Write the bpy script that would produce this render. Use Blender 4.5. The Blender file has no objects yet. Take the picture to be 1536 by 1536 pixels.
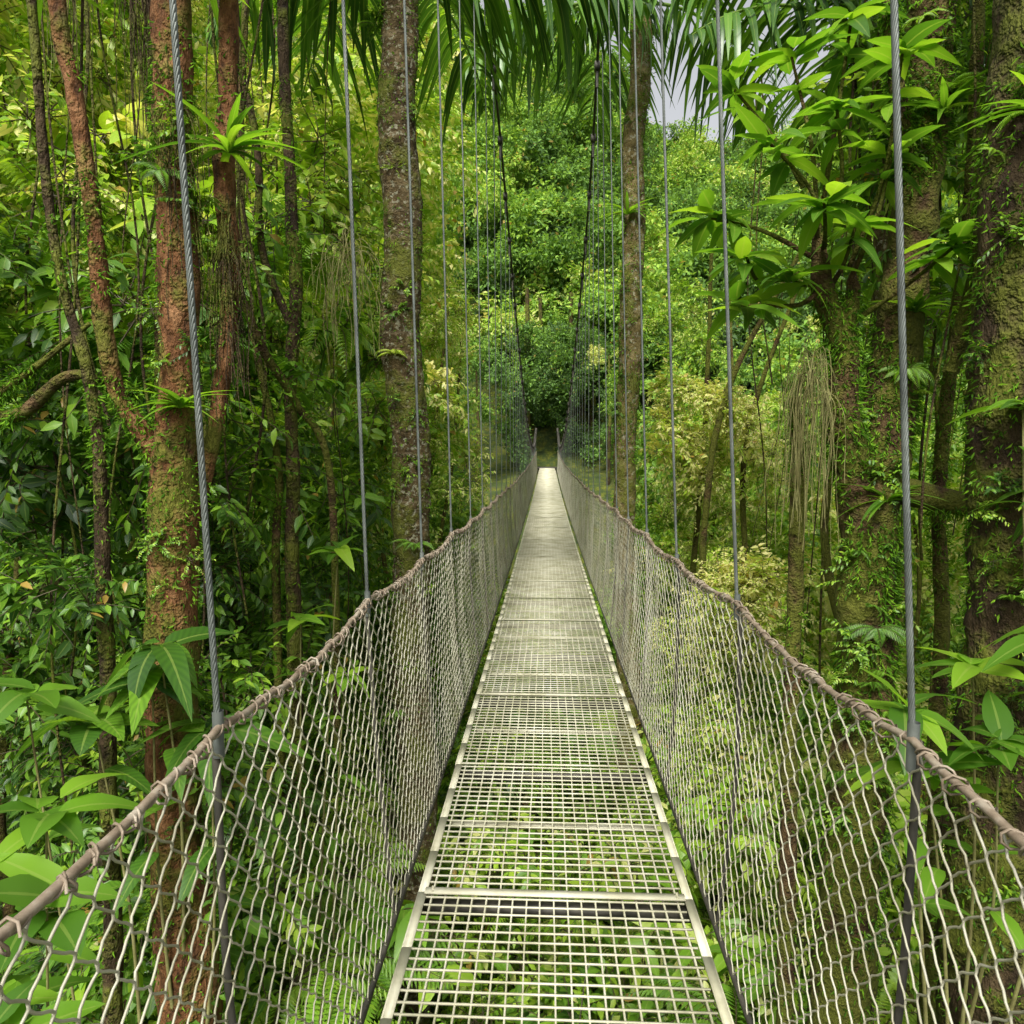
import bpy, math, random
import numpy as np
from mathutils import Vector
rng=np.random.default_rng(7); random.seed(7)
scene=bpy.context.scene
R=math.radians
# ---------------------------------------------------------------- helpers
def nrm(a): return a/np.maximum(np.linalg.norm(a,axis=-1,keepdims=True),1e-9)
_ns=[]
for s in range(8):
    g=np.random.default_rng(100+s); _ns.append((nrm(g.normal(size=(7,3))),g.uniform(0,6.28,7),g.uniform(.6,1.9,7)))
def sn(P,scale=1.,seed=0):
    D,ph,f=_ns[seed%8]; P=np.asarray(P,float)*scale
    return np.sin((P@D.T)*f*2+ph).sum(-1)/7.
class MB:
    def __init__(s): s.V=[];s.F=[];s.A=[];s.n=0
    def add(s,V,F,A=None):
        V=np.asarray(V,float).reshape(-1,3)
        s.V.append(V)
        for f in (F if isinstance(F,list) else [F]): s.F.append(np.asarray(f,int)+s.n)
        s.A.append(np.zeros((len(V),3)) if A is None else np.asarray(A,float).reshape(-1,3))
        s.n+=len(V)
    def mesh(s,name,mat,smooth=True):
        V=np.concatenate(s.V); me=bpy.data.meshes.new(name)
        me.vertices.add(len(V)); me.vertices.foreach_set('co',V.astype(np.float32).ravel())
        li=np.concatenate([f.ravel() for f in s.F]); tot=np.concatenate([np.full(len(f),f.shape[1]) for f in s.F])
        st=np.concatenate([[0],np.cumsum(tot)[:-1]])
        me.loops.add(len(li)); me.loops.foreach_set('vertex_index',li.astype(np.int32))
        me.polygons.add(len(tot)); me.polygons.foreach_set('loop_start',st.astype(np.int32))
        me.update(calc_edges=True)
        if smooth: me.polygons.foreach_set('use_smooth',np.ones(len(tot),bool))
        a=me.attributes.new('lf','FLOAT_VECTOR','POINT'); a.data.foreach_set('vector',np.concatenate(s.A).astype(np.float32).ravel())
        me.materials.append(mat); return me
    def obj(s,name,mat,parent=None,smooth=True,link=True):
        o=bpy.data.objects.new(name,s.mesh(name,mat,smooth))
        if link: scene.collection.objects.link(o)
        if parent: o.parent=parent
        return o
def empty(name,loc=(0,0,0)):
    o=bpy.data.objects.new(name,None); scene.collection.objects.link(o); o.empty_display_size=.3
    return o
def tubes(mb,P,r,k=6,ref=(1,0,0),A=None,disp=None):
    P=np.asarray(P,float)
    if P.ndim==2: P=P[None]
    m,n,_=P.shape
    T=nrm(np.gradient(P,axis=1)); ref=np.broadcast_to(np.asarray(ref,float),T.shape)
    N1=nrm(np.cross(T,ref)); N2=np.cross(T,N1)
    a=np.arange(k)*2*math.pi/k
    r=np.broadcast_to(np.asarray(r,float),(m,n))[:,:,None,None]
    O=(N1[:,:,None,:]*np.cos(a)[None,None,:,None]+N2[:,:,None,:]*np.sin(a)[None,None,:,None])
    V=P[:,:,None,:]+O*r
    if disp is not None: V=V+O*(disp(V.reshape(-1,3)).reshape(m,n,k)[...,None])*r
    idx=np.arange(m*n*k).reshape(m,n,k); nx=np.roll(idx,-1,axis=2)
    F=np.stack([idx[:,:-1],nx[:,:-1],nx[:,1:],idx[:,1:]],-1).reshape(-1,4)
    AA=None if A is None else np.broadcast_to(np.asarray(A,float),(m*n*k,3))
    mb.add(V,F,AA); return V.reshape(-1,3),np.broadcast_to(O,V.shape).reshape(-1,3)
def boxes(mb,C,S):
    C=np.asarray(C,float).reshape(-1,3);S=np.broadcast_to(np.asarray(S,float),C.shape)/2
    c=np.array([[-1,-1,-1],[1,-1,-1],[1,1,-1],[-1,1,-1],[-1,-1,1],[1,-1,1],[1,1,1],[-1,1,1]],float)
    V=C[:,None]+c[None]*S[:,None]
    f=np.array([[0,3,2,1],[4,5,6,7],[0,1,5,4],[1,2,6,5],[2,3,7,6],[3,0,4,7]])
    mb.add(V,(np.arange(len(C))[:,None,None]*8+f[None]).reshape(-1,4))
def spline(pts,n):
    pts=np.asarray(pts,float); P=np.vstack([2*pts[0]-pts[1],pts,2*pts[-1]-pts[-2]]); out=[]
    m=len(pts)-1; ts=np.linspace(0,m,n)
    i=np.minimum(ts.astype(int),m-1); t=(ts-i)[:,None]
    a,b,c,d=P[i],P[i+1],P[i+2],P[i+3]
    return .5*((2*b)+(c-a)*t+(2*a-5*b+4*c-d)*t*t+(3*b-a-3*c+d)*t**3)
def leaves(mb,P,D,N,L,W,rnd,K=4,fold=.25,curl=.3,wave=0.):
    P=np.asarray(P,float).reshape(-1,3);m=len(P)
    D=nrm(np.broadcast_to(D,P.shape)); N=np.broadcast_to(N,P.shape)
    S=nrm(np.cross(D,N)); N=np.cross(S,D)
    L=np.broadcast_to(L,(m,))[:,None]; W=np.broadcast_to(W,(m,))[:,None]; curl=np.broadcast_to(curl,(m,))[:,None]
    rnd=np.broadcast_to(rnd,(m,))
    if K<=2:
        V=np.stack([P,P+D*L*.45+S*W+N*W*fold,P+D*L-N*L*curl,P+D*L*.45-S*W+N*W*fold],1)
        A=np.stack([np.stack([rnd,np.full(m,u),np.full(m,v)],-1) for u,v in((0,0),(1,.5),(0,1),(1,.5))],1)
        f=np.array([[0,1,2],[0,2,3]]); mb.add(V,(np.arange(m)[:,None,None]*4+f).reshape(-1,3),A); return
    vs=np.linspace(0,1,K); hw=np.sin(np.pi*vs**.8)**.75*(1-.25*vs); hw[0]=.03;hw[-1]=.0
    V=[];A=[]
    ph=rng.uniform(0,6.28,(m,1))
    for v,h in zip(vs,hw):
        C=P+D*L*v-N*L*curl*v*v
        w1=wave*np.sin(v*14+ph)*W; w2=wave*np.sin(v*13+ph+2)*W
        V+= [C+S*W*h+N*(fold*W*h+w1*h),C,C-S*W*h+N*(fold*W*h+w2*h)]
        for u in(1,0,1): A.append(np.stack([rnd,np.full(m,u*1.),np.full(m,v)],-1))
    V=np.stack(V,1);A=np.stack(A,1)
    f=[]
    for i in range(K-1):
        a=3*i; f+=[[a,a+1,a+4,a+3],[a+1,a+2,a+5,a+4]]
    mb.add(V,(np.arange(m)[:,None,None]*(3*K)+np.array(f)).reshape(-1,4),A)
def rdir(n,up=0.):
    d=rng.normal(size=(n,3)); d=nrm(d); d[:,2]+=up; return nrm(d)
# ---------------------------------------------------------------- materials
def newmat(name):
    m=bpy.data.materials.new(name); m.use_nodes=True; nt=m.node_tree; nt.nodes.clear()
    return m,nt,nt.nodes,nt.links
def M(n,l,op,a,b=None,clamp=False):
    x=n.new('ShaderNodeMath'); x.operation=op; x.use_clamp=clamp
    for i,v in enumerate((a,b)):
        if v is None: continue
        if isinstance(v,(int,float)): x.inputs[i].default_value=v
        else: l.new(v,x.inputs[i])
    return x.outputs[0]
def ramp(n,l,fac,st,interp='LINEAR'):
    r=n.new('ShaderNodeValToRGB'); r.color_ramp.interpolation=interp; e=r.color_ramp.elements
    while len(e)<len(st): e.new(.5)
    for i,(p,c) in enumerate(st): e[i].position=p; e[i].color=(*c,1) if len(c)==3 else c
    l.new(fac,r.inputs[0]); return r.outputs[0]
def mixc(n,l,f,a,b,mode='MIX'):
    x=n.new('ShaderNodeMix'); x.data_type='RGBA'; x.blend_type=mode
    for s,v in ((x.inputs[0],f),(x.inputs[6],a),(x.inputs[7],b)):
        if isinstance(v,(int,float)): s.default_value=v
        elif isinstance(v,tuple): s.default_value=(*v,1)
        else: l.new(v,s)
    return x.outputs[2]
def noise(n,l,scale,detail=4,rough=.6,vec=None):
    t=n.new('ShaderNodeTexNoise'); t.inputs['Scale'].default_value=scale; t.inputs['Detail'].default_value=detail; t.inputs['Roughness'].default_value=rough
    if vec is not None: l.new(vec,t.inputs['Vector'])
    return t.outputs['Fac']
def leaf_mat(name,off=0.,trans=.36,rough=.42,haze=0.,veins=False,simple=False):
    m,nt,n,l=newmat(name)
    at=n.new('ShaderNodeAttribute'); at.attribute_name='lf'
    sp=n.new('ShaderNodeSeparateXYZ'); l.new(at.outputs['Vector'],sp.inputs[0])
    ti=n.new('ShaderNodeAttribute'); ti.attribute_type='INSTANCER'; ti.attribute_name='tint'
    f=M(n,l,'ADD',ti.outputs['Fac'],off)
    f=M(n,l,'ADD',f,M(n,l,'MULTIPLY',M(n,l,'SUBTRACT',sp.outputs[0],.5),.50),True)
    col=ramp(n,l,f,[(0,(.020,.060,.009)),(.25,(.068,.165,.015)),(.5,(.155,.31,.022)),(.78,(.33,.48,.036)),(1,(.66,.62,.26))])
    rib=M(n,l,'LESS_THAN',sp.outputs[1],.09)
    if veins:
        w=M(n,l,'SINE',M(n,l,'MULTIPLY',M(n,l,'SUBTRACT',sp.outputs[2],M(n,l,'MULTIPLY',sp.outputs[1],.14)),75.))
        col=mixc(n,l,M(n,l,'MULTIPLY',M(n,l,'ADD',w,1.),.17),col,(.012,.04,.008))
    if not simple: col=mixc(n,l,M(n,l,'MULTIPLY',rib,.3),col,(.34,.42,.10))
    dead=M(n,l,'GREATER_THAN',sp.outputs[0],.99); col=mixc(n,l,dead,col,(.36,.24,.05))
    if not haze: stem=M(n,l,'LESS_THAN',sp.outputs[0],-.1); col=mixc(n,l,stem,col,(.10,.08,.04))
    if haze: col=mixc(n,l,haze,col,(.36,.45,.28))  # distance haze painted into the leaf colour, no volume in the air
    if simple: p=n.new('ShaderNodeBsdfDiffuse'); l.new(col,p.inputs['Color'])
    else:
        p=n.new('ShaderNodeBsdfPrincipled'); l.new(col,p.inputs['Base Color']); p.inputs['Roughness'].default_value=rough
        p.inputs['Specular IOR Level'].default_value=.45
    t=n.new('ShaderNodeBsdfTranslucent'); l.new(mixc(n,l,1.,col,(1.7,1.7,.8),'MULTIPLY'),t.inputs['Color'])
    mx=n.new('ShaderNodeMixShader'); mx.inputs[0].default_value=trans
    l.new(p.outputs[0],mx.inputs[1]); l.new(t.outputs[0],mx.inputs[2])
    o=n.new('ShaderNodeOutputMaterial'); l.new(mx.outputs[0],o.inputs[0]); return m
def surf_mat(name,stops,scale=6.,rough=.85,metal=0.,moss=0.,bump=.4,stretch=(1,1,1),lichen=0.,rings=0.,fine=60.,bd=.02,det=5,ls=16.):
    m,nt,n,l=newmat(name)
    g=n.new('ShaderNodeNewGeometry'); mp=n.new('ShaderNodeMapping'); mp.inputs['Scale'].default_value=stretch
    l.new(g.outputs['Position'],mp.inputs[0]); v=mp.outputs[0]
    a=noise(n,l,scale,det,.65,v); col=ramp(n,l,a,stops)
    h=a
    if fine:
        b=noise(n,l,fine,3,.6,v); col=mixc(n,l,M(n,l,'MULTIPLY',b,.4),col,(.03,.022,.012))
        h=M(n,l,'ADD',a,M(n,l,'MULTIPLY',b,.5))
    if rings:
        sp=n.new('ShaderNodeSeparateXYZ'); l.new(g.outputs['Position'],sp.inputs[0])
        s=M(n,l,'FRACT',M(n,l,'ADD',M(n,l,'MULTIPLY',sp.outputs[2],rings),M(n,l,'MULTIPLY',a,.5)))
        d=M(n,l,'LESS_THAN',s,.10); col=mixc(n,l,M(n,l,'MULTIPLY',d,.35),col,(.25,.2,.12)); h=M(n,l,'ADD',h,M(n,l,'MULTIPLY',d,.6))
    if lichen:
        c=noise(n,l,ls,4,.6,g.outputs['Position']); k=ramp(n,l,c,[(.62-lichen*.1,(0,0,0)),(.66-lichen*.1,(1,1,1))]); col=mixc(n,l,M(n,l,'MULTIPLY',k,.7),col,(.33,.32,.22))
    if moss:
        c=noise(n,l,2.6,5,.7,g.outputs['Position']); k=ramp(n,l,c,[(.62-moss*.3,(0,0,0)),(.74-moss*.3,(1,1,1))])
        mc=mixc(n,l,b,(.025,.036,.005),(.18,.20,.022)); col=mixc(n,l,M(n,l,'MULTIPLY',k,.85),col,mc); h=M(n,l,'ADD',h,M(n,l,'MULTIPLY',k,.5))
    p=n.new('ShaderNodeBsdfPrincipled'); l.new(col,p.inputs['Base Color']); p.inputs['Roughness'].default_value=rough; p.inputs['Metallic'].default_value=metal
    if rough>.7: p.inputs['Specular IOR Level'].default_value=.2
    bp=n.new('ShaderNodeBump'); bp.inputs['Strength'].default_value=bump; bp.inputs['Distance'].default_value=bd; l.new(h,bp.inputs['Height']); l.new(bp.outputs[0],p.inputs['Normal'])
    o=n.new('ShaderNodeOutputMaterial'); l.new(p.outputs[0],o.inputs[0]); return m
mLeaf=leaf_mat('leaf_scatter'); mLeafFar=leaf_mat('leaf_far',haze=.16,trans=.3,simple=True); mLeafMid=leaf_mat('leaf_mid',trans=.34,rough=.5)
mBroad=leaf_mat('leaf_broad',off=.30,veins=True,rough=.35); mBright=leaf_mat('leaf_bright',off=.42,trans=.45,rough=.38)
mPalm=leaf_mat('palm_leaflet',off=.19,rough=.33,trans=.3); mMoss=leaf_mat('moss_fuzz',off=.36,rough=.9,trans=.3,simple=True)
mRed=surf_mat('bark_reddish',[(.3,(.034,.015,.007)),(.5,(.16,.066,.022)),(.72,(.36,.19,.085))],scale=11,stretch=(1,1,.5),moss=.45,bump=1.,bd=.05)
mGrey=surf_mat('bark_grey',[(.3,(.022,.015,.006)),(.5,(.085,.058,.022)),(.72,(.22,.165,.08))],scale=9,lichen=.62,moss=.50,rings=4.5,bump=1.,bd=.05,ls=22.)
mPole=surf_mat('bark_palm_ringed',[(.3,(.05,.036,.012)),(.5,(.17,.13,.045)),(.72,(.36,.30,.14))],scale=7,lichen=.5,moss=.5,rings=3.2,bump=.9,bd=.04)
mMossy=surf_mat('bark_mossy',[(.3,(.022,.013,.006)),(.5,(.085,.050,.020)),(.72,(.20,.125,.055))],scale=9,moss=.75,bump=1.,bd=.06)
mDark=surf_mat('bark_dark',[(.3,(.014,.009,.005)),(.5,(.05,.032,.014)),(.72,(.12,.085,.04))],scale=9,moss=.55,bump=1.,stretch=(1,1,.4),bd=.06)
mGrate=surf_mat('grating_steel',[(.3,(.29,.28,.17)),(.48,(.45,.43,.30)),(.72,(.62,.60,.47))],scale=4,rough=.55,metal=.08,bump=.1,bd=.003,fine=0,det=6)
mNet=surf_mat('netting_wire',[(.3,(.19,.175,.11)),(.5,(.35,.335,.24)),(.75,(.50,.48,.38))],scale=4,rough=.5,metal=.1,bump=.1,bd=.002,fine=0,det=4)
mRail=surf_mat('weathered_cable',[(.3,(.10,.068,.04)),(.5,(.23,.18,.125)),(.75,(.42,.38,.30))],scale=18,rough=.65,metal=.1,bump=.3,bd=.003,fine=0)
mCable=surf_mat('galvanised_cable',[(.3,(.065,.072,.066)),(.5,(.12,.135,.12)),(.75,(.20,.215,.195))],scale=8,rough=.55,metal=.3,bump=.2,bd=.002,fine=0)
mPost=surf_mat('painted_steel_dark',[(.3,(.02,.02,.015)),(.5,(.05,.046,.036)),(.75,(.10,.09,.07))],scale=6,rough=.6,metal=.2,bump=.2,fine=0)
mRoot=surf_mat('dry_root',[(.3,(.10,.085,.03)),(.5,(.18,.17,.06)),(.75,(.30,.29,.12))],scale=6,bump=.2,fine=0)
mGround=surf_mat('forest_floor',[(.3,(.015,.03,.008)),(.5,(.05,.08,.018)),(.72,(.11,.10,.035))],scale=1.3,moss=.5,bump=.6,bd=.2,fine=9)
# ---------------------------------------------------------------- terrain
def ss(t): t=np.clip(t,0,1); return t*t*(3-2*t)
def ground(x,y):
    x=np.asarray(x,float);y=np.asarray(y,float)
    z=-7.2+ss((-x-4)/34)*17+ss((x-6)/44)*9
    far=ss((y-31)/12)*7.7
    sl=.86-.30*ss((x-1)/13)
    hill=sl*np.clip(y-45,0,72)
    near=ss((1.5-y)/5)*6.6
    z=z+far*(1-ss((np.abs(x)-6)/40)*.6)+hill+near
    P=np.stack([x,y,x*0],-1)
    return z+(.7*sn(P,.12,1)+.25*sn(P,.5,2))*(1-np.exp(-((x/2.2)**2))*((y>40)|(y<0)))
def gaxis(lo,hi,a,b,n1,n2):
    return np.concatenate([np.linspace(lo,a,n2,endpoint=False),np.linspace(a,b,n1,endpoint=False),np.linspace(b,hi,n2)])
gx=gaxis(-1500,1500,-60,60,130,14); gy=gaxis(-1500,1500,-12,125,150,14)
X,Y=np.meshgrid(gx,gy); Z=ground(X,Y); gm=MB(); idx=np.arange(X.size).reshape(X.shape)
gm.add(np.stack([X,Y,Z],-1),np.stack([idx[:-1,:-1],idx[:-1,1:],idx[1:,1:],idx[1:,:-1]],-1).reshape(-1,4)); gm.obj('ground',mGround)
# ---------------------------------------------------------------- bridge
Y0,Y1=-2.9,42.0; SP=1.05; HX=.447
hy=np.concatenate([[-1.9,-.85,.2,1.26],np.arange(2.40,Y1-1,SP)])
def hph(y): return np.interp(np.asarray(y,float),np.concatenate([[-2.95],hy,[hy[-1]+SP]]),np.arange(len(hy)+2.))%1.0
def deck(y): return .78*(np.clip(np.asarray(y,float)-8,0,None)/34)**2
bridge=empty('suspension_footbridge')
mb=MB(); pitch=.044
ys=np.arange(Y0,Y1,pitch); jit=rng.normal(0,.0014,len(ys))
boxes(mb,np.stack([0*ys,ys+jit,deck(ys)-.002],-1),(2*HX-.02,.0055,.0055))
xs=np.linspace(-HX+.03,HX-.03,19)
yq=ys[::6]
P=np.stack([np.broadcast_to(xs[:,None],(19,len(yq))),np.broadcast_to(yq,(19,len(yq))),np.broadcast_to(deck(yq)-.009,(19,len(yq)))],-1)
P=P+rng.normal(0,.0012,P.shape)*[1,0,0]
w,h=.005,.016; n=P.shape[1]; Vs=[]
for sx,sz in((-1,1),(1,1),(1,-1),(-1,-1)): Vs.append(P+np.array([sx*w/2,0,sz*h/2-.001]))
V=np.stack(Vs,2); id_=np.arange(V.size//3).reshape(19,n,4); nx=np.roll(id_,-1,axis=2)
mb.add(V,np.stack([id_[:,:-1],nx[:,:-1],nx[:,1:],id_[:,1:]],-1).reshape(-1,4))
mb.obj('grating',mGrate,bridge,False)
mb=MB(); mbd=MB()
for s in(-1,1):
    a=hy[:-1];b=hy[1:]
    nsub=4
    t=(np.arange(nsub)+.5)/nsub
    cy=(a[:,None]+(b-a)[:,None]*t).ravel(); ln=np.repeat((b-a)/nsub,nsub)
    jx=np.repeat(rng.normal(0,.0015,len(a)),nsub)
    boxes(mb,np.stack([s*(HX+.004)+jx,cy,deck(cy)+.001],-1),np.stack([0*ln+.026,ln-.0005,0*ln+.006],-1))
    boxes(mb,np.stack([s*(HX+.019)+jx,cy,deck(cy)-.02],-1),np.stack([0*ln+.005,ln-.0005,0*ln+.045],-1))
for i,y in enumerate(hy):
    big=(i%2==0)
    boxes(mb,[(0,y,deck(y)+.0085)],(2*HX-.01,.034 if big else .012,.006))
    boxes(mbd,[(0,y+.01,deck(y)-.055)],(2*HX+.06,.04,.04))
    boxes(mb,[(0,y+SP*.5,deck(y+SP*.5)-.028)],(2*HX-.04,.014,.02))
    if big:
        for s in(-1,1):
            for dy in(-.010,.010):
                tubes(mb,[[s*(HX-.03),y+dy,deck(y)+.0118],[s*(HX-.03),y+dy,deck(y)+.018]],.005,6)
mb.obj('deck_frame',mGrate,bridge,False); mbd.obj('cross_beams',mPost,bridge,False)
RH=1.015
def railz(y): return deck(y)+RH-.020*np.sin(np.pi*hph(y))+.006*np.sin(np.asarray(y)*3.1)+.0025*np.sin(np.asarray(y)*31.)
def railx(s,y): return -.012+s*(.600-.014*np.sin(np.pi*hph(y))+.01*np.sin(np.asarray(y)*.9+s)+.002*np.sin(np.asarray(y)*27.))
def netpt(s,y,t):
    yy=y
    x=railx(s,yy)*(1-t)+s*.540*t
    z=railz(yy)*(1-t)+(deck(yy)-.075)*t
    Pn=np.stack([yy,z*1.0,0*yy+s],-1)
    w=(sn(Pn,1.3,3)*.030+sn(Pn,4.,4)*.012)*np.sin(np.pi*np.clip(t,0,1))
    x=x+s*.012*np.sin(np.pi*t)+w
    return np.stack([x,yy+sn(Pn,3.1,5)*.014,z+sn(Pn,5.,6)*.006],-1)
mb=MB(); cell=.040; H=1.09; per=.085; nper=H/per
def net(ya,yb,pp,k,r):
    for s in(-1,1):
        i0=int(ya/cell);i1=int(yb/cell)
        yc=np.arange(i0,i1)*cell; sg=np.where(np.arange(i0,i1)%2==0,1,-1)
        n=int(nper*pp)+1; t=np.linspace(0,1,n)
        ph=2*np.pi*nper*t
        tri=2/np.pi*np.arcsin(np.clip(np.sin(ph),-1,1)); w=.35*tri+.65*np.sin(ph)
        off=np.cos(ph)
        yy=yc[:,None]+sg[:,None]*w[None]*cell*.55
        P=netpt(s,yy,np.broadcast_to(t,yy.shape))
        P[...,0]+=off[None]*sg[:,None]*r*.9
        P=P+rng.normal(0,.0008,P.shape)
        tubes(mb,P,r,k,ref=(1,0,0))
net(Y0+.3,5.0,10,5,.0022); net(5.0,13.,6,3,.0020); net(13.,41.2,4,3,.0018)
mb.obj('chain_link_netting',mNet,bridge)
mb=MB()
for s in(-1,1):
    y=np.arange(Y0,41.3,.05)
    tubes(mb,np.stack([railx(s,y),y,railz(y)+.002],-1),.0068,8,ref=(0,0,1))
    for q,(ya,yb,st) in enumerate(((Y0,14.,.006),(14.,41.,.02))):
        y=np.arange(ya,yb,st); ph=2*np.pi*y/.060+1.6*np.sin(y*7)
        rr=.0098+.0042*np.sin(y*23)
        tubes(mb,np.stack([railx(s,y)+rr*np.cos(ph),y,railz(y)+rr*np.sin(ph)],-1),.0024,4,ref=(0,0,1))
    kn=np.arange(Y0,12,.080); kn=kn+rng.normal(0,.012,len(kn))
    for yy in kn:
        tt=np.linspace(0,2*np.pi*1.15,9); a=rng.normal(0,.5); rr=.0115+rng.uniform(0,.007)
        Pk=np.stack([railx(s,yy)+rr*np.cos(tt),yy+.018*np.sin(tt*.5+a),railz(yy)+rr*np.sin(tt)-.004],-1)
        tubes(mb,Pk,.0024,4,ref=(0,1,0))
mb.obj('handrail_cable',mRail,bridge)
mb=MB()
for s in(-1,1):
    y=np.arange(Y0,42,.25)
    tubes(mb,np.stack([s*.543+0*y,y,deck(y)-.078],-1),.010,7,ref=(0,0,1))
    for y in hy:
        P=netpt(s,np.full(12,y),np.linspace(0,1,12)); P[:,0]+=s*.012
        tubes(mb,P,.008,6,ref=(0,1,0))
mb.obj('lower_cable_and_uprights',mPost,bridge)
def mz(y): return 1.9+.0074*(np.asarray(y)-32.)**2
def mx(s,y): return s*.60-.03-(.50 if s>0 else .24)*(np.clip(12-np.asarray(y,float),0,None)/11)**2
mb=MB()
for s in(-1,1):
    y=np.arange(-4.0,43.01,.25)
    tubes(mb,np.stack([mx(s,y)+0*y,y,mz(y)],-1),.016,8,ref=(1,0,0))
mbh=MB()
for s in(-1,1):
    for y in hy:
        a=np.array([railx(s,y)+s*.004,y,railz(y)-.02]); b=np.array([float(mx(s,y)),y,mz(y)])
        Lh=np.linalg.norm(b-a)
        if -1<y<5:
            n=int(Lh/.0085); t=np.linspace(0,1,n)[:,None]; C=a+(b-a)*t
            for q in range(6):
                ph=2*np.pi*(t[:,0]*Lh/.085)+q*np.pi/3
                tubes(mbh,C+np.stack([np.cos(ph),np.sin(ph),0*ph],-1)*.0036,.0026,4,ref=(1,0,0))
        else:
            tubes(mbh,np.linspace(a,b,8),.0055 if y<12 else .0048,5,ref=(1,0,0))
        boxes(mb,[b+[0,0,-.03]],(.06,.09,.085)); tubes(mb,[b+[0,0,-.26],b+[0,0,-.05]],.018,6,ref=(1,0,0))
        boxes(mb,[b+[0,.12,.02]],(.05,.03,.055))
        tubes(mbh,[a+[0,0,-.035],a+[0,0,.05]],.0105,8,ref=(1,0,0))
mb.obj('main_cables',mPost,bridge); mbh.obj('hangers',mCable,bridge)
mb=MB()
for yt,zb,zt in((43.,.3,mz(43.)+.3),(-4.,-2,mz(-4.)+.3)):
    for s in(-1,1):
        tubes(mb,[[s*.95-.03,yt,zb-3],[s*.80-.03,yt,(zb+zt)/2],[s*.61-.03,yt,zt]],.07,10,ref=(0,1,0))
    if yt<0: boxes(mb,[(-.35,yt,zt-.12)],(1.9,.12,.12))
boxes(mb,[(0,44.3,.78)],(1.2,4.2,.08)); boxes(mb,[(0,-4.2,-.09)],(1.6,2.5,.08))
mb.obj('end_towers_and_landings',mPost,bridge,False)
# ---------------------------------------------------------------- foliage clumps
lib=bpy.data.collections.new('leaf_clump_library')
def clump(name,R_,nst,npl,L,W,mat,K=4,up=.35,droop=.35,farmode=False,fold=.25,stems=True):
    mb=MB()
    for i in range(nst):
        d=rdir(1,up)[0]; st=rdir(1)[0]*R_*.15; Ls=R_*rng.uniform(.65,1.15)
        t=np.linspace(0,1,7)[:,None]; C=st+d*Ls*t+np.array([0,0,-1])*Ls*.35*t**2+rdir(1)[0]*.06*R_*np.sin(t*3)
        if not farmode and stems: tubes(mb,C,np.linspace(.007,.0025,7),3,ref=(.1,.2,1),A=(-1,0,0))
        n=npl; tt=rng.uniform(.2,1,n) if farmode else np.linspace(.22,1,n)
        ip=np.clip((tt*6),0,5.999); i0=ip.astype(int); B=C[i0]*(1-(ip-i0))[:,None]+C[np.minimum(i0+1,6)]*(ip-i0)[:,None]
        T=nrm(np.gradient(C,axis=0))[i0]
        S=nrm(np.cross(T,[0,0,1.])); sg=np.where(np.arange(n)%2==0,1,-1)[:,None]
        D=nrm(T*.6+S*sg*.9+rng.normal(0,.28,(n,3))+np.array([0,0,-droop]))
        if farmode: B=B+rng.normal(0,R_*.1,(n,3)); D=nrm(rng.normal(size=(n,3))+d*.8+[0,0,-.3])
        N=nrm(np.array([0,0,1.])+rng.normal(0,.33,(n,3))+d*.3)
        sz=rng.uniform(.6,1.15,n)*(1-.3*np.abs(tt-.6))
        leaves(mb,B,D,N,L*sz,W*sz,rng.uniform(0,1,n),K=K,fold=fold,curl=rng.uniform(.05,.4,n))
    o=mb.obj(name,mat,link=False,smooth=False); lib.objects.link(o)
for i in range(4): clump('c%02d'%i,.62,14,13,.16,.036,mLeaf,K=4)
for i in range(4,6): clump('c%02d'%i,.6,18,20,.08,.022,mLeaf,K=2)
for i in range(6,8): clump('c%02d'%i,.55,7,8,.30,.075,mLeaf,K=6,up=.6)
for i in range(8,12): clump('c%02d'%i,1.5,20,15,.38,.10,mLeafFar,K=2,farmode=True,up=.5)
def fern(name):
    mb=MB()
    for i in range(9):
        az=rng.uniform(0,6.28); Lf=rng.uniform(.5,.85); t=np.linspace(0,1,24)[:,None]
        h=np.array([math.cos(az),math.sin(az),0]); C=h*Lf*t+np.array([0,0,1])*(Lf*.75*t-Lf*.95*t*t)
        tubes(mb,C,np.linspace(.006,.002,24),3,ref=(.1,.2,1),A=(-1,0,0)); T=nrm(np.gradient(C,axis=0)); S=np.cross(T,[0,0,1.])
        for sg in(-1,1):
            ll=.16*np.sin(np.pi*(t[2:,0]*.85+.12))
            leaves(mb,C[2:],T[2:]*.4+S[2:]*sg+[0,0,-.15],[0,0,1.],ll,ll*.09+.004,rng.uniform(.3,.7,22),K=2)
    o=mb.obj(name,mLeaf,link=False,smooth=False); lib.objects.link(o)
fern('c12'); fern('c13')
for i in range(14,18): clump('c%02d'%i,1.0,17,17,.19,.048,mLeafMid,K=2,stems=False)
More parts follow.
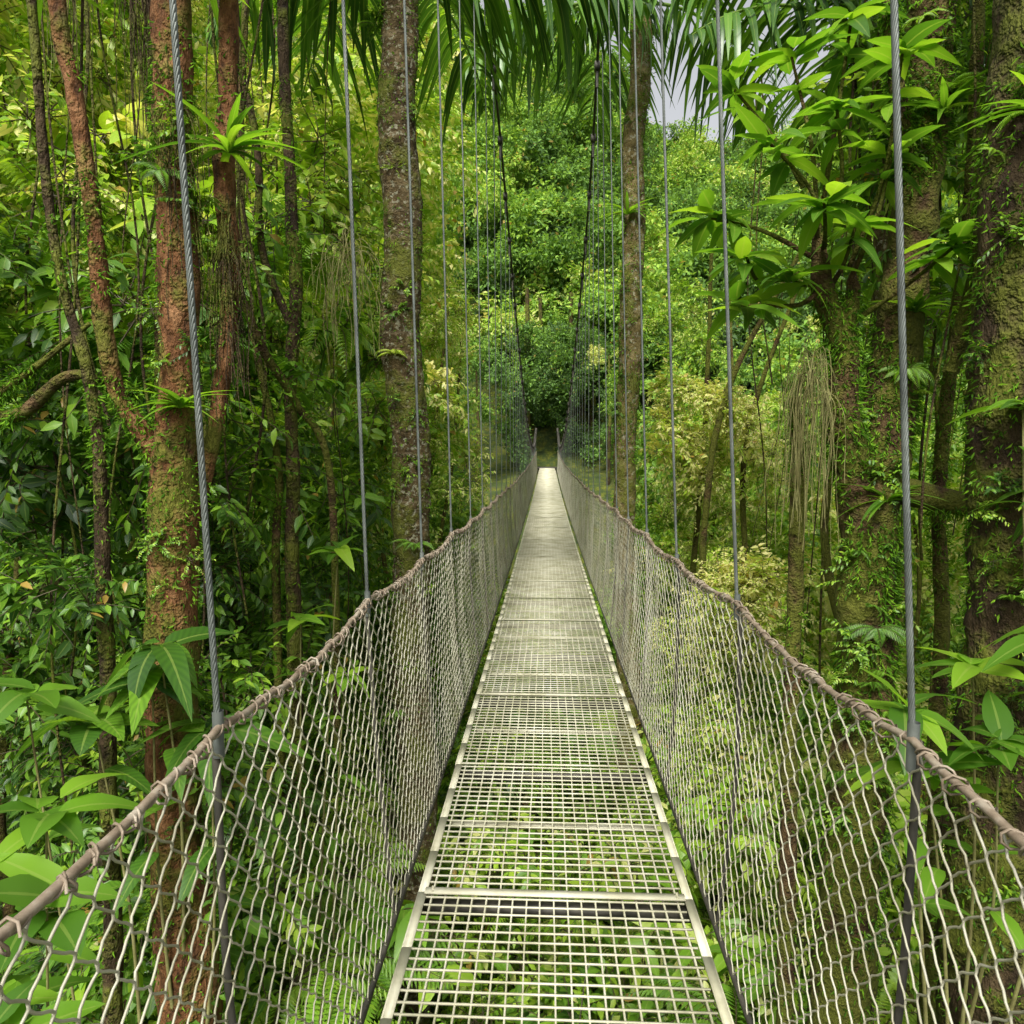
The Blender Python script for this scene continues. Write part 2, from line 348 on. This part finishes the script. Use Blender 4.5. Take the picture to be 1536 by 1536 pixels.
def scatter(name,P,scl,tint,idx,rot=None,parent=None):
    n=len(P); me=bpy.data.meshes.new(name); me.vertices.add(n); me.vertices.foreach_set('co',np.asarray(P,np.float32).ravel())
    if rot is None: rot=np.stack([rng.normal(0,.3,n),rng.normal(0,.3,n),rng.uniform(0,6.28,n)],-1)
    for nm,ty,k,v in(('rot','FLOAT_VECTOR','vector',rot),('scl','FLOAT','value',scl),('tint','FLOAT','value',tint)):
        a=me.attributes.new(nm,ty,'POINT'); a.data.foreach_set(k,np.asarray(v,np.float32).ravel())
    a=me.attributes.new('idx','INT','POINT'); a.data.foreach_set('value',np.asarray(idx,np.int32))
    o=bpy.data.objects.new(name,me); scene.collection.objects.link(o)
    if parent: o.parent=parent
    ng=bpy.data.node_groups.new('gn_'+name,'GeometryNodeTree')
    ng.interface.new_socket('Geometry',in_out='INPUT',socket_type='NodeSocketGeometry'); ng.interface.new_socket('Geometry',in_out='OUTPUT',socket_type='NodeSocketGeometry')
    N=ng.nodes;Lk=ng.links; gi=N.new('NodeGroupInput');go=N.new('NodeGroupOutput'); ip=N.new('GeometryNodeInstanceOnPoints'); ci=N.new('GeometryNodeCollectionInfo')
    ci.inputs['Collection'].default_value=lib; ci.inputs['Separate Children'].default_value=True; ci.inputs['Reset Children'].default_value=True
    def at(nm,ty):
        x=N.new('GeometryNodeInputNamedAttribute'); x.data_type=ty; x.inputs['Name'].default_value=nm
        return [s for s in x.outputs if s.enabled][0]
    Lk.new(gi.outputs[0],ip.inputs['Points']); Lk.new(ci.outputs[0],ip.inputs['Instance']); ip.inputs['Pick Instance'].default_value=True
    Lk.new(at('idx','INT'),ip.inputs['Instance Index']); Lk.new(at('rot','FLOAT_VECTOR'),ip.inputs['Rotation']); Lk.new(at('scl','FLOAT'),ip.inputs['Scale'])
    Lk.new(ip.outputs[0],go.inputs[0]); md=o.modifiers.new('scatter','NODES'); md.node_group=ng
    return o
def crowns(n,xr,yr,rad,hgt,cpn,tf,filt=None):
    P=[];S=[];T=[];I=[]; trunks=[]
    for _ in range(n):
        x=rng.uniform(*xr);y=rng.uniform(*yr)
        if filt and not filt(x,y): continue
        g=float(ground(x,y)); r=rng.uniform(*rad); h=rng.uniform(*hgt); c=np.array([x,y,g+h])
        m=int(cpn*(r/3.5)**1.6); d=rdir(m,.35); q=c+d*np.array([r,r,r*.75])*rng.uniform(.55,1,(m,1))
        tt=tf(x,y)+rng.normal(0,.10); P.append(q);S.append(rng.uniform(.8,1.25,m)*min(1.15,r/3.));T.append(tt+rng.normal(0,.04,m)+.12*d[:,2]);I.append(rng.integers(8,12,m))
        trunks.append((x,y,g,h,r))
    return [np.concatenate(a) for a in(P,S,T,I)],trunks
hill=empty('hillside_forest')
(P,S,T,I),tr=crowns(540,(-30,60),(47,112),(2.6,5.2),(2.5,8.),12,lambda x,y:.26 if rng.random()<.72 else .55,lambda x,y:-.26*y<x<.56*y and not(abs(x)<2.2 and y<50))
k=~((np.abs(P[:,0])<1.3)&(P[:,1]<52)&(P[:,2]<3.2))
scatter('hillside_canopy',P[k],S[k],T[k],I[k],parent=hill)
mb=MB()
for x,y,g,h,r in tr: tubes(mb,[[x,y,g-.5],[x+.2,y,g+h*.6],[x+.1,y,g+h+r*.3]],[.22,.17,.08],6)
mb.obj('hillside_trunks',mDark,hill)
bank=empty('riverbank_trees')
(P,S,T,I),tr=crowns(115,(-12,18),(26,47),(1.3,2.6),(1.,8.5),18,lambda x,y:.42+.25*(rng.random()<.4)+(.22 if x>3 else 0)*(rng.random()<.3),lambda x,y:abs(x)>3.2+ (1.0 if y<40 else 0))
k=(np.abs(P[:,0])>1.9)
P2,S2,T2,I2=P[k],S[k]*.62,T[k],I[k]
n=150; Q=np.stack([rng.normal(0,1.9,n),rng.uniform(42.5,49,n),rng.uniform(1.2,9,n)],-1)
Q=Q[(np.abs(Q[:,0]+.03)>1.25)|(Q[:,2]>4.4+.25*(45-Q[:,1]))]; m=len(Q)
P2=np.vstack([P2,Q]);S2=np.concatenate([S2,rng.uniform(.45,.7,m)]);T2=np.concatenate([T2,rng.normal(.22,.10,m)]);I2=np.concatenate([I2,rng.integers(8,12,m)])  # low tint puts the shade of the canopy tunnel into the leaf colour
scatter('bank_canopy',P2,S2,T2,I2,parent=bank)
mb=MB()
for x,y,g,h,r in tr: tubes(mb,[[x,y,g-.5],[x+.1,y,g+h*.6],[x,y,g+h+r*.3]],[.13,.1,.05],6)
for x,y in((-1.3,47),(1.5,48.5),(.1,52),(-.5,50),(.9,53),(-1.1,54)): tubes(mb,[[x,y,float(ground(x,y))-.5],[x+.1,y,6],[x,y,12]],[.25,.2,.12],8)
mb.obj('bank_trunks',mDark,bank)
def thicket(n,xr,yr,zr,thr,seed,kinds,tf,filt=None,sc=(.75,1.25)):
    P=np.stack([rng.uniform(*xr,n),rng.uniform(*yr,n),rng.uniform(*zr,n)],-1)
    g=ground(P[:,0],P[:,1]); k=(P[:,2]>g+.1)&(sn(P,.33,seed)+.5*sn(P,.9,seed+1)>thr)
    k&=~((np.abs(P[:,0])<1.75)&(P[:,2]>-1.8))
    if filt is not None: k&=filt(P)
    P=P[k]; m=len(P); return P,rng.uniform(*sc,m),np.clip(tf(P)+rng.normal(0,.12,m),-.1,1.0),rng.choice(kinds,m)
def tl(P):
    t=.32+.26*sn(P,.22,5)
    t=t+.30*np.exp(-((P[:,1]-15)/7)**2)*(P[:,2]>-1)*np.exp(-((P[:,0]+4)/4)**2)+.24*(P[:,2]>2.8)*(P[:,1]>5.5)  # raised tint paints in mid-distance sunlight and the backlit glow higher up
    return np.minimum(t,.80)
vis=lambda P:(np.abs(P[:,0])<.82*P[:,1]+1.5)&(P[:,2]<.70*P[:,1]+2.)
NEAR=[0,1,2,3,0,1,2,3,4,5,6,12]; MID=[14,15,16,17]
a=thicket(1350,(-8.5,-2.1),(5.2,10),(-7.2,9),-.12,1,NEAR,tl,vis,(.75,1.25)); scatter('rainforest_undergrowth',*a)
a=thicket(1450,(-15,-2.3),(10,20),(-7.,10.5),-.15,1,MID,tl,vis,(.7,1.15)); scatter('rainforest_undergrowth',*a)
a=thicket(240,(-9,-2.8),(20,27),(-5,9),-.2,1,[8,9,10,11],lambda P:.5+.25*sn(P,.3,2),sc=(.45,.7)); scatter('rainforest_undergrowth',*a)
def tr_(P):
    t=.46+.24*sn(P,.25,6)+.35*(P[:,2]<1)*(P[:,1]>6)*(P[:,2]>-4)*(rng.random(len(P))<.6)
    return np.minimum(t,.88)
def rf(P):
    x,y,z=P[:,0],P[:,1],P[:,2]
    window=(x>.09*y)&(x<.30*y)&(z>1.5-.28*y)&(y<16)
    return vis(P)&((z<2.4)|(x>.24*y+1.))&~window
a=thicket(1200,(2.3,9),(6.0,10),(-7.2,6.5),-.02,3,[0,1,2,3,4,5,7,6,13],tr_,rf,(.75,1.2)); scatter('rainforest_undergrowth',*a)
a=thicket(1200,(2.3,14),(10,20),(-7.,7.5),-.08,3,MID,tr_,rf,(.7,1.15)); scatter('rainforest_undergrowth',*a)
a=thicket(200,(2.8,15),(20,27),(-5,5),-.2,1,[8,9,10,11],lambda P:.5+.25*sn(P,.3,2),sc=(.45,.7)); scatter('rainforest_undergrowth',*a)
a=thicket(760,(-4.,4.),(1.5,11),(-7.2,-2.2),-.3,5,[0,1,2,3,4,5,7,12,13],lambda P:.62+.24*sn(P,.5,2),sc=(.8,1.3)); scatter('valley_shrubs',*a)
a=thicket(320,(-4.5,4.5),(11.,26),(-7.2,-2.6),-.3,5,MID,lambda P:.60+.24*sn(P,.4,2),sc=(.8,1.3)); scatter('valley_shrubs',*a)
a=thicket(300,(-4.2,-1.9),(3.6,6.),(-4.5,4.6),.10,2,[0,1,2,3,6,7],lambda P:.36+.18*sn(P,1.,1),sc=(.45,.8)); scatter('understory_sprays',*a)
a=thicket(230,(2.2,4.),(4.6,7.),(-4.5,4.6),.16,4,[0,1,2,3,6,7],lambda P:.42+.18*sn(P,1.,1),sc=(.45,.8)); scatter('understory_sprays',*a)
P=[];T=[]
for c,r,n,t in(((2.3,11.5,1.9),.95,40,.97),((3.0,12.5,1.1),1.1,40,.90),((3.2,14.0,-.2),1.4,36,.78),((2.3,8.6,-.35),.65,30,.99),((2.2,10.5,-1.3),.8,24,.85),((1.9,8.,-1.9),.6,20,.8),((5.,18,1.),2.,40,.75),((-2.2,12,2.1),.9,40,.86),((-2.6,14,3.6),1.3,46,.82),((-2.2,15.5,1.2),1.1,36,.80),((-2.4,11,.4),.8,24,.70),((-3.,18,5.0),1.5,36,.74),((3.,17,4.3),1.2,26,.6)):
    d=rdir(n,.3); P.append(np.array(c)+d*r*rng.uniform(.5,1,(n,1))); T.append(np.full(n,t)+rng.normal(0,.07,n))
P=np.concatenate(P);T=np.concatenate(T); k=np.abs(P[:,0])>1.3
scatter('yellow_leaf_shrubs',P[k],rng.uniform(.45,.8,k.sum()),T[k],rng.integers(0,6,k.sum()))
# ---------------------------------------------------------------- trees
def fuzz(parent,V,O,n,L,name='moss',hang=.6):
    i=rng.integers(0,len(V),n); mb=MB(); B=V[i]+rng.normal(0,.010,(n,3))
    k=(sn(B,2.2,4)>-.16)&(B[:,2]>-3); B=B[k]; D=nrm(O[i][k]*.7+rng.normal(0,.5,B.shape)+[0,0,-hang]); m=len(B)
    leaves(mb,B,D,nrm(rng.normal(size=(m,3))),L*rng.uniform(.4,1.3,m),rng.uniform(.003,.007,m),rng.uniform(0,.9,m),K=2,curl=.3)
    mb.obj(name,mMoss,parent,False)
def trunk(mb,pts,rad,k=18,n=None,amp=.14,seed=0):
    L=sum(np.linalg.norm(np.diff(np.asarray(pts,float),axis=0),axis=1)); n=n or max(12,int(L/.045))
    P=spline(pts,n); r=np.interp(np.linspace(0,1,n),np.linspace(0,1,len(rad)),rad)
    P=P+ (sn(P,1.6,seed)[:,None]*np.array([1,.6,0]))*r[:,None]*.5
    f=lambda V: amp*(sn(V,5,seed)+.9*sn(V,14,seed+1)+.6*sn(V*[1,1,.3],40,seed+2))
    return tubes(mb,P,r,k,ref=(0,1,0) ,disp=f)
def tree(name,parts,mat,moss=0,mossL=.05,k=18,amp=.14):
    root=empty(name); mb=MB(); VV=[];OO=[]
    for j,(pts,rad) in enumerate(parts):
        V,O=trunk(mb,pts,rad,k=k if rad[0]>.05 else 9,seed=j+len(name),amp=amp); VV.append(V);OO.append(O)
    mb.obj('trunk_and_limbs',mat,root)
    if moss: fuzz(root,np.concatenate(VV),np.concatenate(OO),moss,mossL)
    return root
redt=tree('red_barked_tree',[
 ([(-2.2,4.05,-7.5),(-2.17,4,-2.5),(-2.14,4,-.7),(-2.09,4,.7),(-2.07,4,1.43),(-2.03,4,2.2),(-2.05,4,3.2),(-2.03,4,4.2),(-2.1,4,9)],[.22,.20,.155,.135,.13,.105,.10,.095,.10,.09]),
 ([(-2.1,4,1.35),(-2.25,3.98,1.62),(-2.40,3.95,1.95),(-2.44,3.9,2.7),(-2.52,3.9,3.4),(-2.6,3.9,4.2),(-2.6,4,8)],[.06,.055,.05,.045,.042,.045,.04]),
 ([(-2.0,4.05,1.2),(-1.9,4.1,1.7),(-1.80,4.1,2.4),(-1.82,4.1,3.1),(-1.76,4.1,4.0),(-1.7,4.1,8)],[.05,.045,.05,.06,.05,.05])],mRed,9000,.04)
tree('mossy_sapling',[([(-2.35,4.4,-7),(-2.3,4.4,0),(-2.36,4.4,1.9),(-2.3,4.4,3.2),(-2.4,4.4,5),(-2.4,4.4,8)],[.06,.045,.04,.035,.03]),
 ([(-2.2,5.,2.9),(-2.1,5.3,2.3),(-1.95,5.6,1.9),(-1.75,5.8,1.3),(-1.8,6,-1)],[.02,.035,.03,.03,.03])],mMossy,2500,.06)
tree('slender_tree',[([(-2.15,6,-7.5),(-2.15,6,1),(-2.08,6,2.9),(-2.1,6,3.6),(-2.13,6,6),(-2.1,6,9)],[.09,.05,.055,.04,.04]),
 ([(-2.1,6,2.5),(-2.35,6,3.2),(-2.4,6,4.2),(-2.9,6,6)],[.035,.03,.025])],mDark,2400,.05)
tree('slender_tree',[([(-2.3,6,-7.5),(-2.3,6,0),(-2.27,6.,1.5),(-2.5,6,3.5),(-2.2,6,8)],[.07,.035,.03,.03,.02])],mMossy,1200,.05)
tree('slender_tree',[([(-2.55,3.9,-7),(-2.5,3.9,-1),(-2.47,3.9,1.1),(-2.5,3.9,1.9),(-2.7,3.9,3.2),(-2.75,3.9,8)],[.07,.045,.035,.025,.02])],mDark,1800,.04)
tree('fallen_liana_branch',[([(-4.6,4.3,2.1),(-3.7,4.2,1.85),(-3.1,4.1,1.72),(-2.7,4.05,1.95),(-2.3,4,1.85)],[.05,.045,.04,.03,.02]),
 ([(-4.6,4.4,1.5),(-3.6,4.3,1.75),(-3.2,4.3,1.95),(-2.8,4.4,2.3)],[.035,.03,.025,.015])],mMossy,2500,.06)
palm=tree('palm_tree',[([(-1.36,7,-7.6),(-1.34,7,-2),(-1.33,7,.5),(-1.37,7,2.5),(-1.38,7,4.5),(-1.42,7,6.3),(-1.42,7,7.4)],[.24,.19,.18,.185,.175,.16,.1])],mGrey,8000,.035,k=24,amp=.10)
palm2=tree('palm_tree',[([(1.25,10,-7.6),(1.12,10,-2),(1.03,10,.5),(1.05,10,2.5),(1.12,10,4.5),(1.15,10,6.5),(1.1,10,8.2)],[.2,.17,.14,.15,.14,.14,.12])],mPole,8000,.05,k=24,amp=.12)
mossy=tree('mossy_forked_tree',[
 ([(2.0,5,-7.5),(2.08,5,-2),(2.12,5,.05),(2.14,5,.95),(2.23,5,1.86),(2.34,5,3.2),(2.42,5,4.8),(2.5,5,9)],[.28,.2,.18,.18,.16,.14,.15,.12]),
 ([(2.12,5,.9),(2.0,4.95,1.4),(1.9,4.9,1.75),(1.88,4.9,2.2),(1.74,4.9,2.55),(1.68,4.85,2.9)],[.14,.12,.10,.085,.075,.035]),
 ([(1.86,4.9,2.1),(1.93,4.9,2.5),(1.92,4.9,2.62)],[.06,.05,.03]),
 ([(2.2,5,1.3),(2.6,4.9,1.2),(2.85,4.6,1.15)],[.09,.08,.07]),
 ([(2.38,5,3.0),(2.2,4.9,3.6),(2.05,4.8,4.3),(2.1,4.8,5.4)],[.06,.05,.04,.03])],mMossy,24000,.055,k=20)
tree('mossy_sapling',[([(1.78,5.2,-7.5),(1.72,5.2,-.5),(1.72,5.2,1.2),(1.68,5.2,1.9)],[.08,.055,.05,.035])],mMossy,1800,.05)
tree('mossy_sapling',[([(2.75,5.2,-7.5),(2.75,5.2,-.5),(2.68,5.2,1.5),(2.8,5.2,3.5),(2.7,5.2,8)],[.08,.05,.045,.04,.04]),([(2.4,4.6,2.),(2.55,4.5,2.8),(2.75,4.4,3.6),(3.,4.3,5.)],[.05,.045,.045,.05])],mMossy,3000,.05)
darkt=tree('dark_trunk_tree',[([(2.70,4.2,-7.5),(2.62,4.2,-2),(2.57,4.2,.5),(2.56,4.2,2.5),(2.62,4.2,4.5),(2.70,4.2,9)],[.36,.29,.26,.24,.24,.22]),([(2.62,4.2,2.9),(2.9,4.,3.6),(3.3,3.8,4.6)],[.12,.1,.09])],mDark,16000,.045,k=28)
def climbers(parent,n,ax,z0,z1,rad):
    z=rng.uniform(z0,z1,n); z=z[sn(np.stack([z*0,z*0,z],-1),1.1,int(rad*100))>-.15]; m=len(z); az=rng.uniform(3.3,6.1,m)
    c=np.array([np.interp(z,ax[2],ax[0]),np.interp(z,ax[2],ax[1]),z]).T
    P=c+np.stack([np.cos(az),np.sin(az),0*z],-1)*rad
    scatter('climbing_leaves',P,rng.uniform(.14,.30,m),rng.normal(.42,.14,m),rng.choice([0,1,2,3,4,12],m),parent=parent)
climbers(redt,26,([-2.17,-2.09,-2.03,-2.03],[4,4,4,4],[-2.5,.7,2.2,4.2]),-1.5,4.2,.13)
climbers(mossy,65,([2.08,2.14,2.34,2.42],[5,5,5,5],[-2,.95,3.2,4.8]),-1.8,4.6,.17)
climbers(darkt,45,([2.62,2.57,2.56,2.62],[4.2]*4,[-2,.5,2.5,4.5]),-1.5,4.2,.27)
climbers(palm,18,([-1.34,-1.33,-1.37,-1.42],[7]*4,[-2,.5,2.5,6.3]),-1.5,5.6,.19)
climbers(palm2,36,([1.12,1.03,1.05,1.12],[10]*4,[-2,.5,2.5,6.5]),-1.,6.6,.15)
mb=MB()
for i in range(60):
    s=-1 if i%2 else 1; y=rng.uniform(7,22); x=s*rng.uniform(2.6,.75*y+1); g=float(ground(x,y)); h=rng.uniform(7,13); dx=rng.normal(0,.5,3)
    trunk(mb,[(x,y,g-.3),(x+dx[0]*.5,y,g+h*.4),(x+dx[1],y,g+h*.75),(x+dx[2],y,g+h)],[rng.uniform(.05,.13),.05,.03],k=9,n=60,seed=i)
mb.obj('forest_stems',mMossy)
mb=MB()
for i in range(60):
    s=-1 if rng.random()<.6 else 1; y=rng.uniform(3.9,11); x=s*rng.uniform(2.0,max(2.4,.72*y)); zt=rng.uniform(4.5,8); zb=rng.uniform(-3,3)
    z=np.linspace(zt,zb,40); w=rng.normal(0,.05,2)
    P=np.stack([x+.09*np.sin(z*rng.uniform(.8,2)+i)+w[0]*z,y+.05*np.sin(z*1.7+i),z],-1); tubes(mb,P,rng.uniform(.004,.013),5,ref=(0,1,0))
mb.obj('lianas',mDark)
def roots(name,c,n,L,rad,mat=mRoot):
    mb=MB()
    for i in range(n):
        az=rng.uniform(0,6.28); q=rng.uniform(.1,1)*rad; t=np.linspace(0,1,18); l=L*rng.beta(1.3,1.6)*1.3+.08; z0=rng.normal(0,.09); f=rng.uniform(4,11); am=rng.uniform(.003,.022); lift=rng.uniform(.02,.14)
        P=np.stack([c[0]+math.cos(az)*q*np.minimum(1,t*3.)**.6+am*np.sin(t*f+i)+rng.normal(0,.04)*t,c[1]+math.sin(az)*q*np.minimum(1,t*3.)**.6+am*np.cos(t*f),c[2]+z0+lift*np.sin(np.minimum(t*3,1)*np.pi)-l*t**1.3],-1)
        tubes(mb,P,rng.uniform(.0013,.0032),3,ref=(.3,1,0),A=(.5,0,0))
    mb.obj(name,mat)
roots('hanging_epiphyte_roots',(1.66,4.8,2.0),125,.85,.21); roots('hanging_epiphyte_roots',(-1.55,5.6,3.0),60,.5,.3)
roots('hanging_epiphyte_roots',(-1.78,4.05,2.6),90,.7,.13,mDark); roots('hanging_epiphyte_roots',(-2.75,4.2,4.6),80,.8,.2,mRoot); roots('hanging_epiphyte_roots',(-2.3,4.2,4.4),90,1.,.12,mDark)
roots('hanging_epiphyte_roots',(-2.0,3.95,3.3),50,.9,.12,mDark)
# ---------------------------------------------------------------- palm fronds
def frond(mb,base,az,elev,L,bend,ll,n=34,lw=.03,down=.7):
    h=np.array([math.cos(az),math.sin(az),0.]); t=np.linspace(0,1,n)
    ang=elev-bend*t; d=h[None]*np.cos(ang)[:,None]+np.array([0,0,1.])*np.sin(ang)[:,None]
    C=np.asarray(base)+np.cumsum(d*L/n,axis=0); tubes(mb,C,np.linspace(.028,.006,n),6,ref=(-h[1]+.01,h[0],.02),A=(.6,0,0))
    S=np.cross(d,[0,0,1.]);S=nrm(S); m=slice(4,n)
    for sg in(-1,1):
        lz=ll*np.sin(np.pi*(t[m]*.8+.16))*rng.uniform(.7,1.15,n-4)
        q=len(lz); D=nrm(d[m]*.55+S[m]*sg+rng.normal(0,.12,(q,3))+[0,0,.10])
        leaves(mb,C[m],D,np.array([0,0,1.]),lz,lw*rng.uniform(.7,1.25,q),rng.uniform(.0,.9,q),K=7,fold=.35,curl=down*rng.uniform(.7,1.35,q))
def crown(parent,base,specs,mat=mPalm,**kw):
    mb=MB()
    for az,el,L,b,ll in specs: frond(mb,base,R(az),R(el),L,R(b),ll,**kw)
    mb.obj('fronds',mat,parent,False)
crown(palm,(-1.40,7,5.75),[(-2,14,2.3,40,.72),(15,38,2.6,60,.8),(75,40,2.6,80,.8),(130,40,2.6,85,.8),(175,30,2.0,75,.7),(215,55,2.0,80,.7)],lw=.042,down=1.05,n=28)
crown(palm2,(1.1,10,7.3),[(195,0,2.7,50,.9),(-60,5,2.0,75,.8),(30,20,3.,80,1.),(100,30,3.,80,1.),(160,20,2.6,70,.9),(-100,-5,1.6,70,.7)],lw=.045,down=1.0,n=28)
palm3=tree('palm_tree',[([(3.3,7.2,-7.5),(3.2,7.2,0),(3.1,7.2,5.3)],[.16,.13,.11])],mGrey,600,.03)
crown(palm3,(3.1,7.2,5.2),[(205,22,2.3,60,.9),(240,35,2.4,80,.9),(280,30,2.2,80,.8),(330,35,2.4,80,.8),(20,35,2.5,80,.8),(90,40,2.5,80,.8),(185,58,2.2,75,.85)],lw=.042,down=1.,n=28)
# ---------------------------------------------------------------- rosette branches (right)
def rosette(mb,c,n,L,W,up=.25,K=7,curl=.35,axis=(0,0,1),spread=1.):
    az=np.arange(n)*2.4+rng.uniform(0,6); D=np.stack([np.cos(az)*spread,np.sin(az)*spread,up+rng.normal(0,.25,n)],-1)
    leaves(mb,np.asarray(c)+rng.normal(0,.02,(n,3)),nrm(D),nrm(np.array(axis)+rng.normal(0,.2,(n,3))),L*rng.uniform(.6,1.15,n),W*rng.uniform(.8,1.15,n),rng.uniform(.0,.97,n),K=K,curl=curl*rng.uniform(.3,1.9,n),fold=.22,wave=.06)
mbL=MB(); mbB=MB()
for c,st in(((1.5,4.9,4.0),(1.68,4.85,2.9)),((1.82,4.8,4.15),(1.68,4.85,2.9)),((1.68,4.6,3.55),(1.72,4.85,2.9)),((1.02,4.9,3.02),(1.7,4.9,2.75)),((1.22,4.8,2.75),(1.7,4.9,2.7)),((2.05,4.7,3.3),(1.9,4.9,2.6)),((1.3,4.6,3.35),(1.68,4.85,2.85)),((1.55,4.4,2.95),(1.7,4.8,2.8)),((2.0,4.5,3.8),(1.9,4.9,2.7)),((1.85,4.7,2.9),(1.8,4.9,2.6)),((2.3,4.4,2.7),(2.0,4.9,2.4)),((1.2,5.1,3.9),(1.6,4.9,3.2)),((1.45,4.7,2.6),(1.72,4.9,2.6)),((1.2,4.8,2.45),(1.72,4.9,2.55))):
    c=np.array(c);st=np.array(st); mid=(c+st)/2+rng.normal(0,.06,3)
    trunk(mbB,[st,mid,c],[.018,.013,.009],k=7,n=24,seed=3)
    rosette(mbL,c,10,.33,.058); rosette(mbL,c-(c-mid)*.35,5,.30,.052,up=-.1)
mbB.obj('leafy_branches',mMossy,mossy); mbL.obj('rosette_leaves',mBright,mossy,False)
def plant(name,stems,L,W,mat,n=6,curl=.5,r=.008):
    rt=empty(name); a=MB();b=MB()
    for c,g in stems:
        c=np.array(c,float);g=np.array(g,float); P=spline([g,(g+c)/2+rng.normal(0,.05,3),c],26); tubes(a,P,np.linspace(r*1.6,r*.6,26),6,ref=(0.05,1,0))
        rosette(b,c,n,L,W,up=.35,K=9,curl=curl)
        for q in(14,18,22):
            az=rng.uniform(0,6.28); leaves(b,P[q][None],np.array([[math.cos(az),math.sin(az),.2]]),np.array([[0,0,1.]]),L*.8,W*.8,rng.uniform(.2,.8,1),K=8,curl=curl,fold=.2,wave=.05)
    a.obj('stems',mRoot,rt); b.obj('leaves',mat,rt,False)
plant('broadleaf_plant',[((-2.05,3.6,.35),(-2.15,3.9,-2.)),((-2.3,3.5,.15),(-2.3,3.8,-2.)),((-1.8,3.7,.05),(-2,3.9,-2.)),((-1.95,3.5,.55),(-2.1,3.9,-1.5))],.36,.08,mBroad,n=7,curl=.75)
plant('broadleaf_plant',[((-1.12,1.5,.72),(-1.5,1.8,-2.)),((-1.02,1.35,.60),(-1.4,1.7,-2.)),((-1.15,1.35,.40),(-1.3,1.6,-2)),((-1.0,1.2,.45),(-1.2,1.5,-2)),((-1.3,1.7,.9),(-1.5,1.9,-2))],.16,.043,mBright,n=7,curl=.4,r=.004)
plant('broadleaf_plant',[((2.1,3.7,.45),(2.3,4.,-2.)),((2.0,3.3,.2),(2.2,3.9,-2.)),((2.35,3.5,.65),(2.4,3.9,-2.)),((1.75,3.4,.02),(2.1,3.7,-2)),((1.6,3.3,.35),(2.,3.7,-2))],.32,.07,mBright,n=8,curl=.5)
plant('broadleaf_plant',[((2.55,3.8,1.35),(2.6,4.,-.5)),((2.4,3.9,1.75),(2.6,4.,0)),((2.65,3.7,1.9),(2.7,4.,0))],.3,.05,mBroad,n=8,curl=.5)
plant('broadleaf_plant',[((-1.5,5.2,-.1),(-1.7,5.4,-3.)),((-1.75,5.,.35),(-1.9,5.2,-3.)),((-1.65,5.6,.75),(-1.9,5.6,-3.))],.3,.06,mBright,n=7,curl=.5)
def bromeliad(c,n=22,L=.34):
    mb=MB(); az=np.arange(n)*2.4+rng.normal(0,.4,n); el=rng.uniform(.3,2.2,n)
    leaves(mb,np.tile(np.array(c,float),(n,1)),np.stack([np.cos(az),np.sin(az),el],-1),np.array([0,0,1.]),L*rng.uniform(.6,1.25,n),.024,rng.uniform(.0,.9,n),K=8,curl=rng.uniform(.5,1.3,n),fold=.4)
    mb.obj('bromeliad',mBright,None,False)
for c,L in(((-1.72,3.95,3.1),.34),((-1.8,3.9,3.95),.3),((-2.75,4.,4.0),.3),((2.75,4.,1.5),.3),((2.3,4.85,2.4),.25),((2.15,4.8,1.2),.25),((2.4,4.8,3.6),.3),((-1.98,3.85,1.75),.2),((2.45,3.95,3.2),.3),((1.0,9.8,4.6),.35)): bromeliad(c,L=L)
# ---------------------------------------------------------------- light, sky, camera
w=bpy.data.worlds.new('World'); scene.world=w; w.use_nodes=True; nt=w.node_tree; nt.nodes.clear()
A,E=R(-168),R(50)
sky=nt.nodes.new('ShaderNodeTexSky'); sky.sky_type='NISHITA'; sky.sun_disc=False; sky.sun_elevation=E; sky.sun_rotation=A; sky.dust_density=5.; sky.air_density=1.0
hs=nt.nodes.new('ShaderNodeHueSaturation'); hs.inputs['Saturation'].default_value=.15; hs.inputs['Value'].default_value=1.5
bg=nt.nodes.new('ShaderNodeBackground'); bg.inputs[1].default_value=.15; out=nt.nodes.new('ShaderNodeOutputWorld')
nt.links.new(sky.outputs[0],hs.inputs['Color']); nt.links.new(hs.outputs[0],bg.inputs[0]); nt.links.new(bg.outputs[0],out.inputs[0])
sd=bpy.data.lights.new('sun','SUN'); sd.energy=4.8; sd.angle=R(18); sd.color=(1,.97,.90); so=bpy.data.objects.new('sun',sd); scene.collection.objects.link(so)
v=Vector((math.sin(A)*math.cos(E),math.cos(A)*math.cos(E),math.sin(E))); so.rotation_euler=(-v).to_track_quat('-Z','Y').to_euler(); so.location=(0,0,30)
cd=bpy.data.cameras.new('camera'); cam=bpy.data.objects.new('camera',cd); scene.collection.objects.link(cam); scene.camera=cam
cd.lens=25.8; cd.sensor_width=36; cd.clip_end=5000; cd.clip_start=.05
cam.location=(-.03,0,1.5); cam.rotation_euler=(R(90-4.4),0,R(2.7))
scene.view_settings.view_transform='Standard'; scene.view_settings.look='None'; scene.view_settings.exposure=0
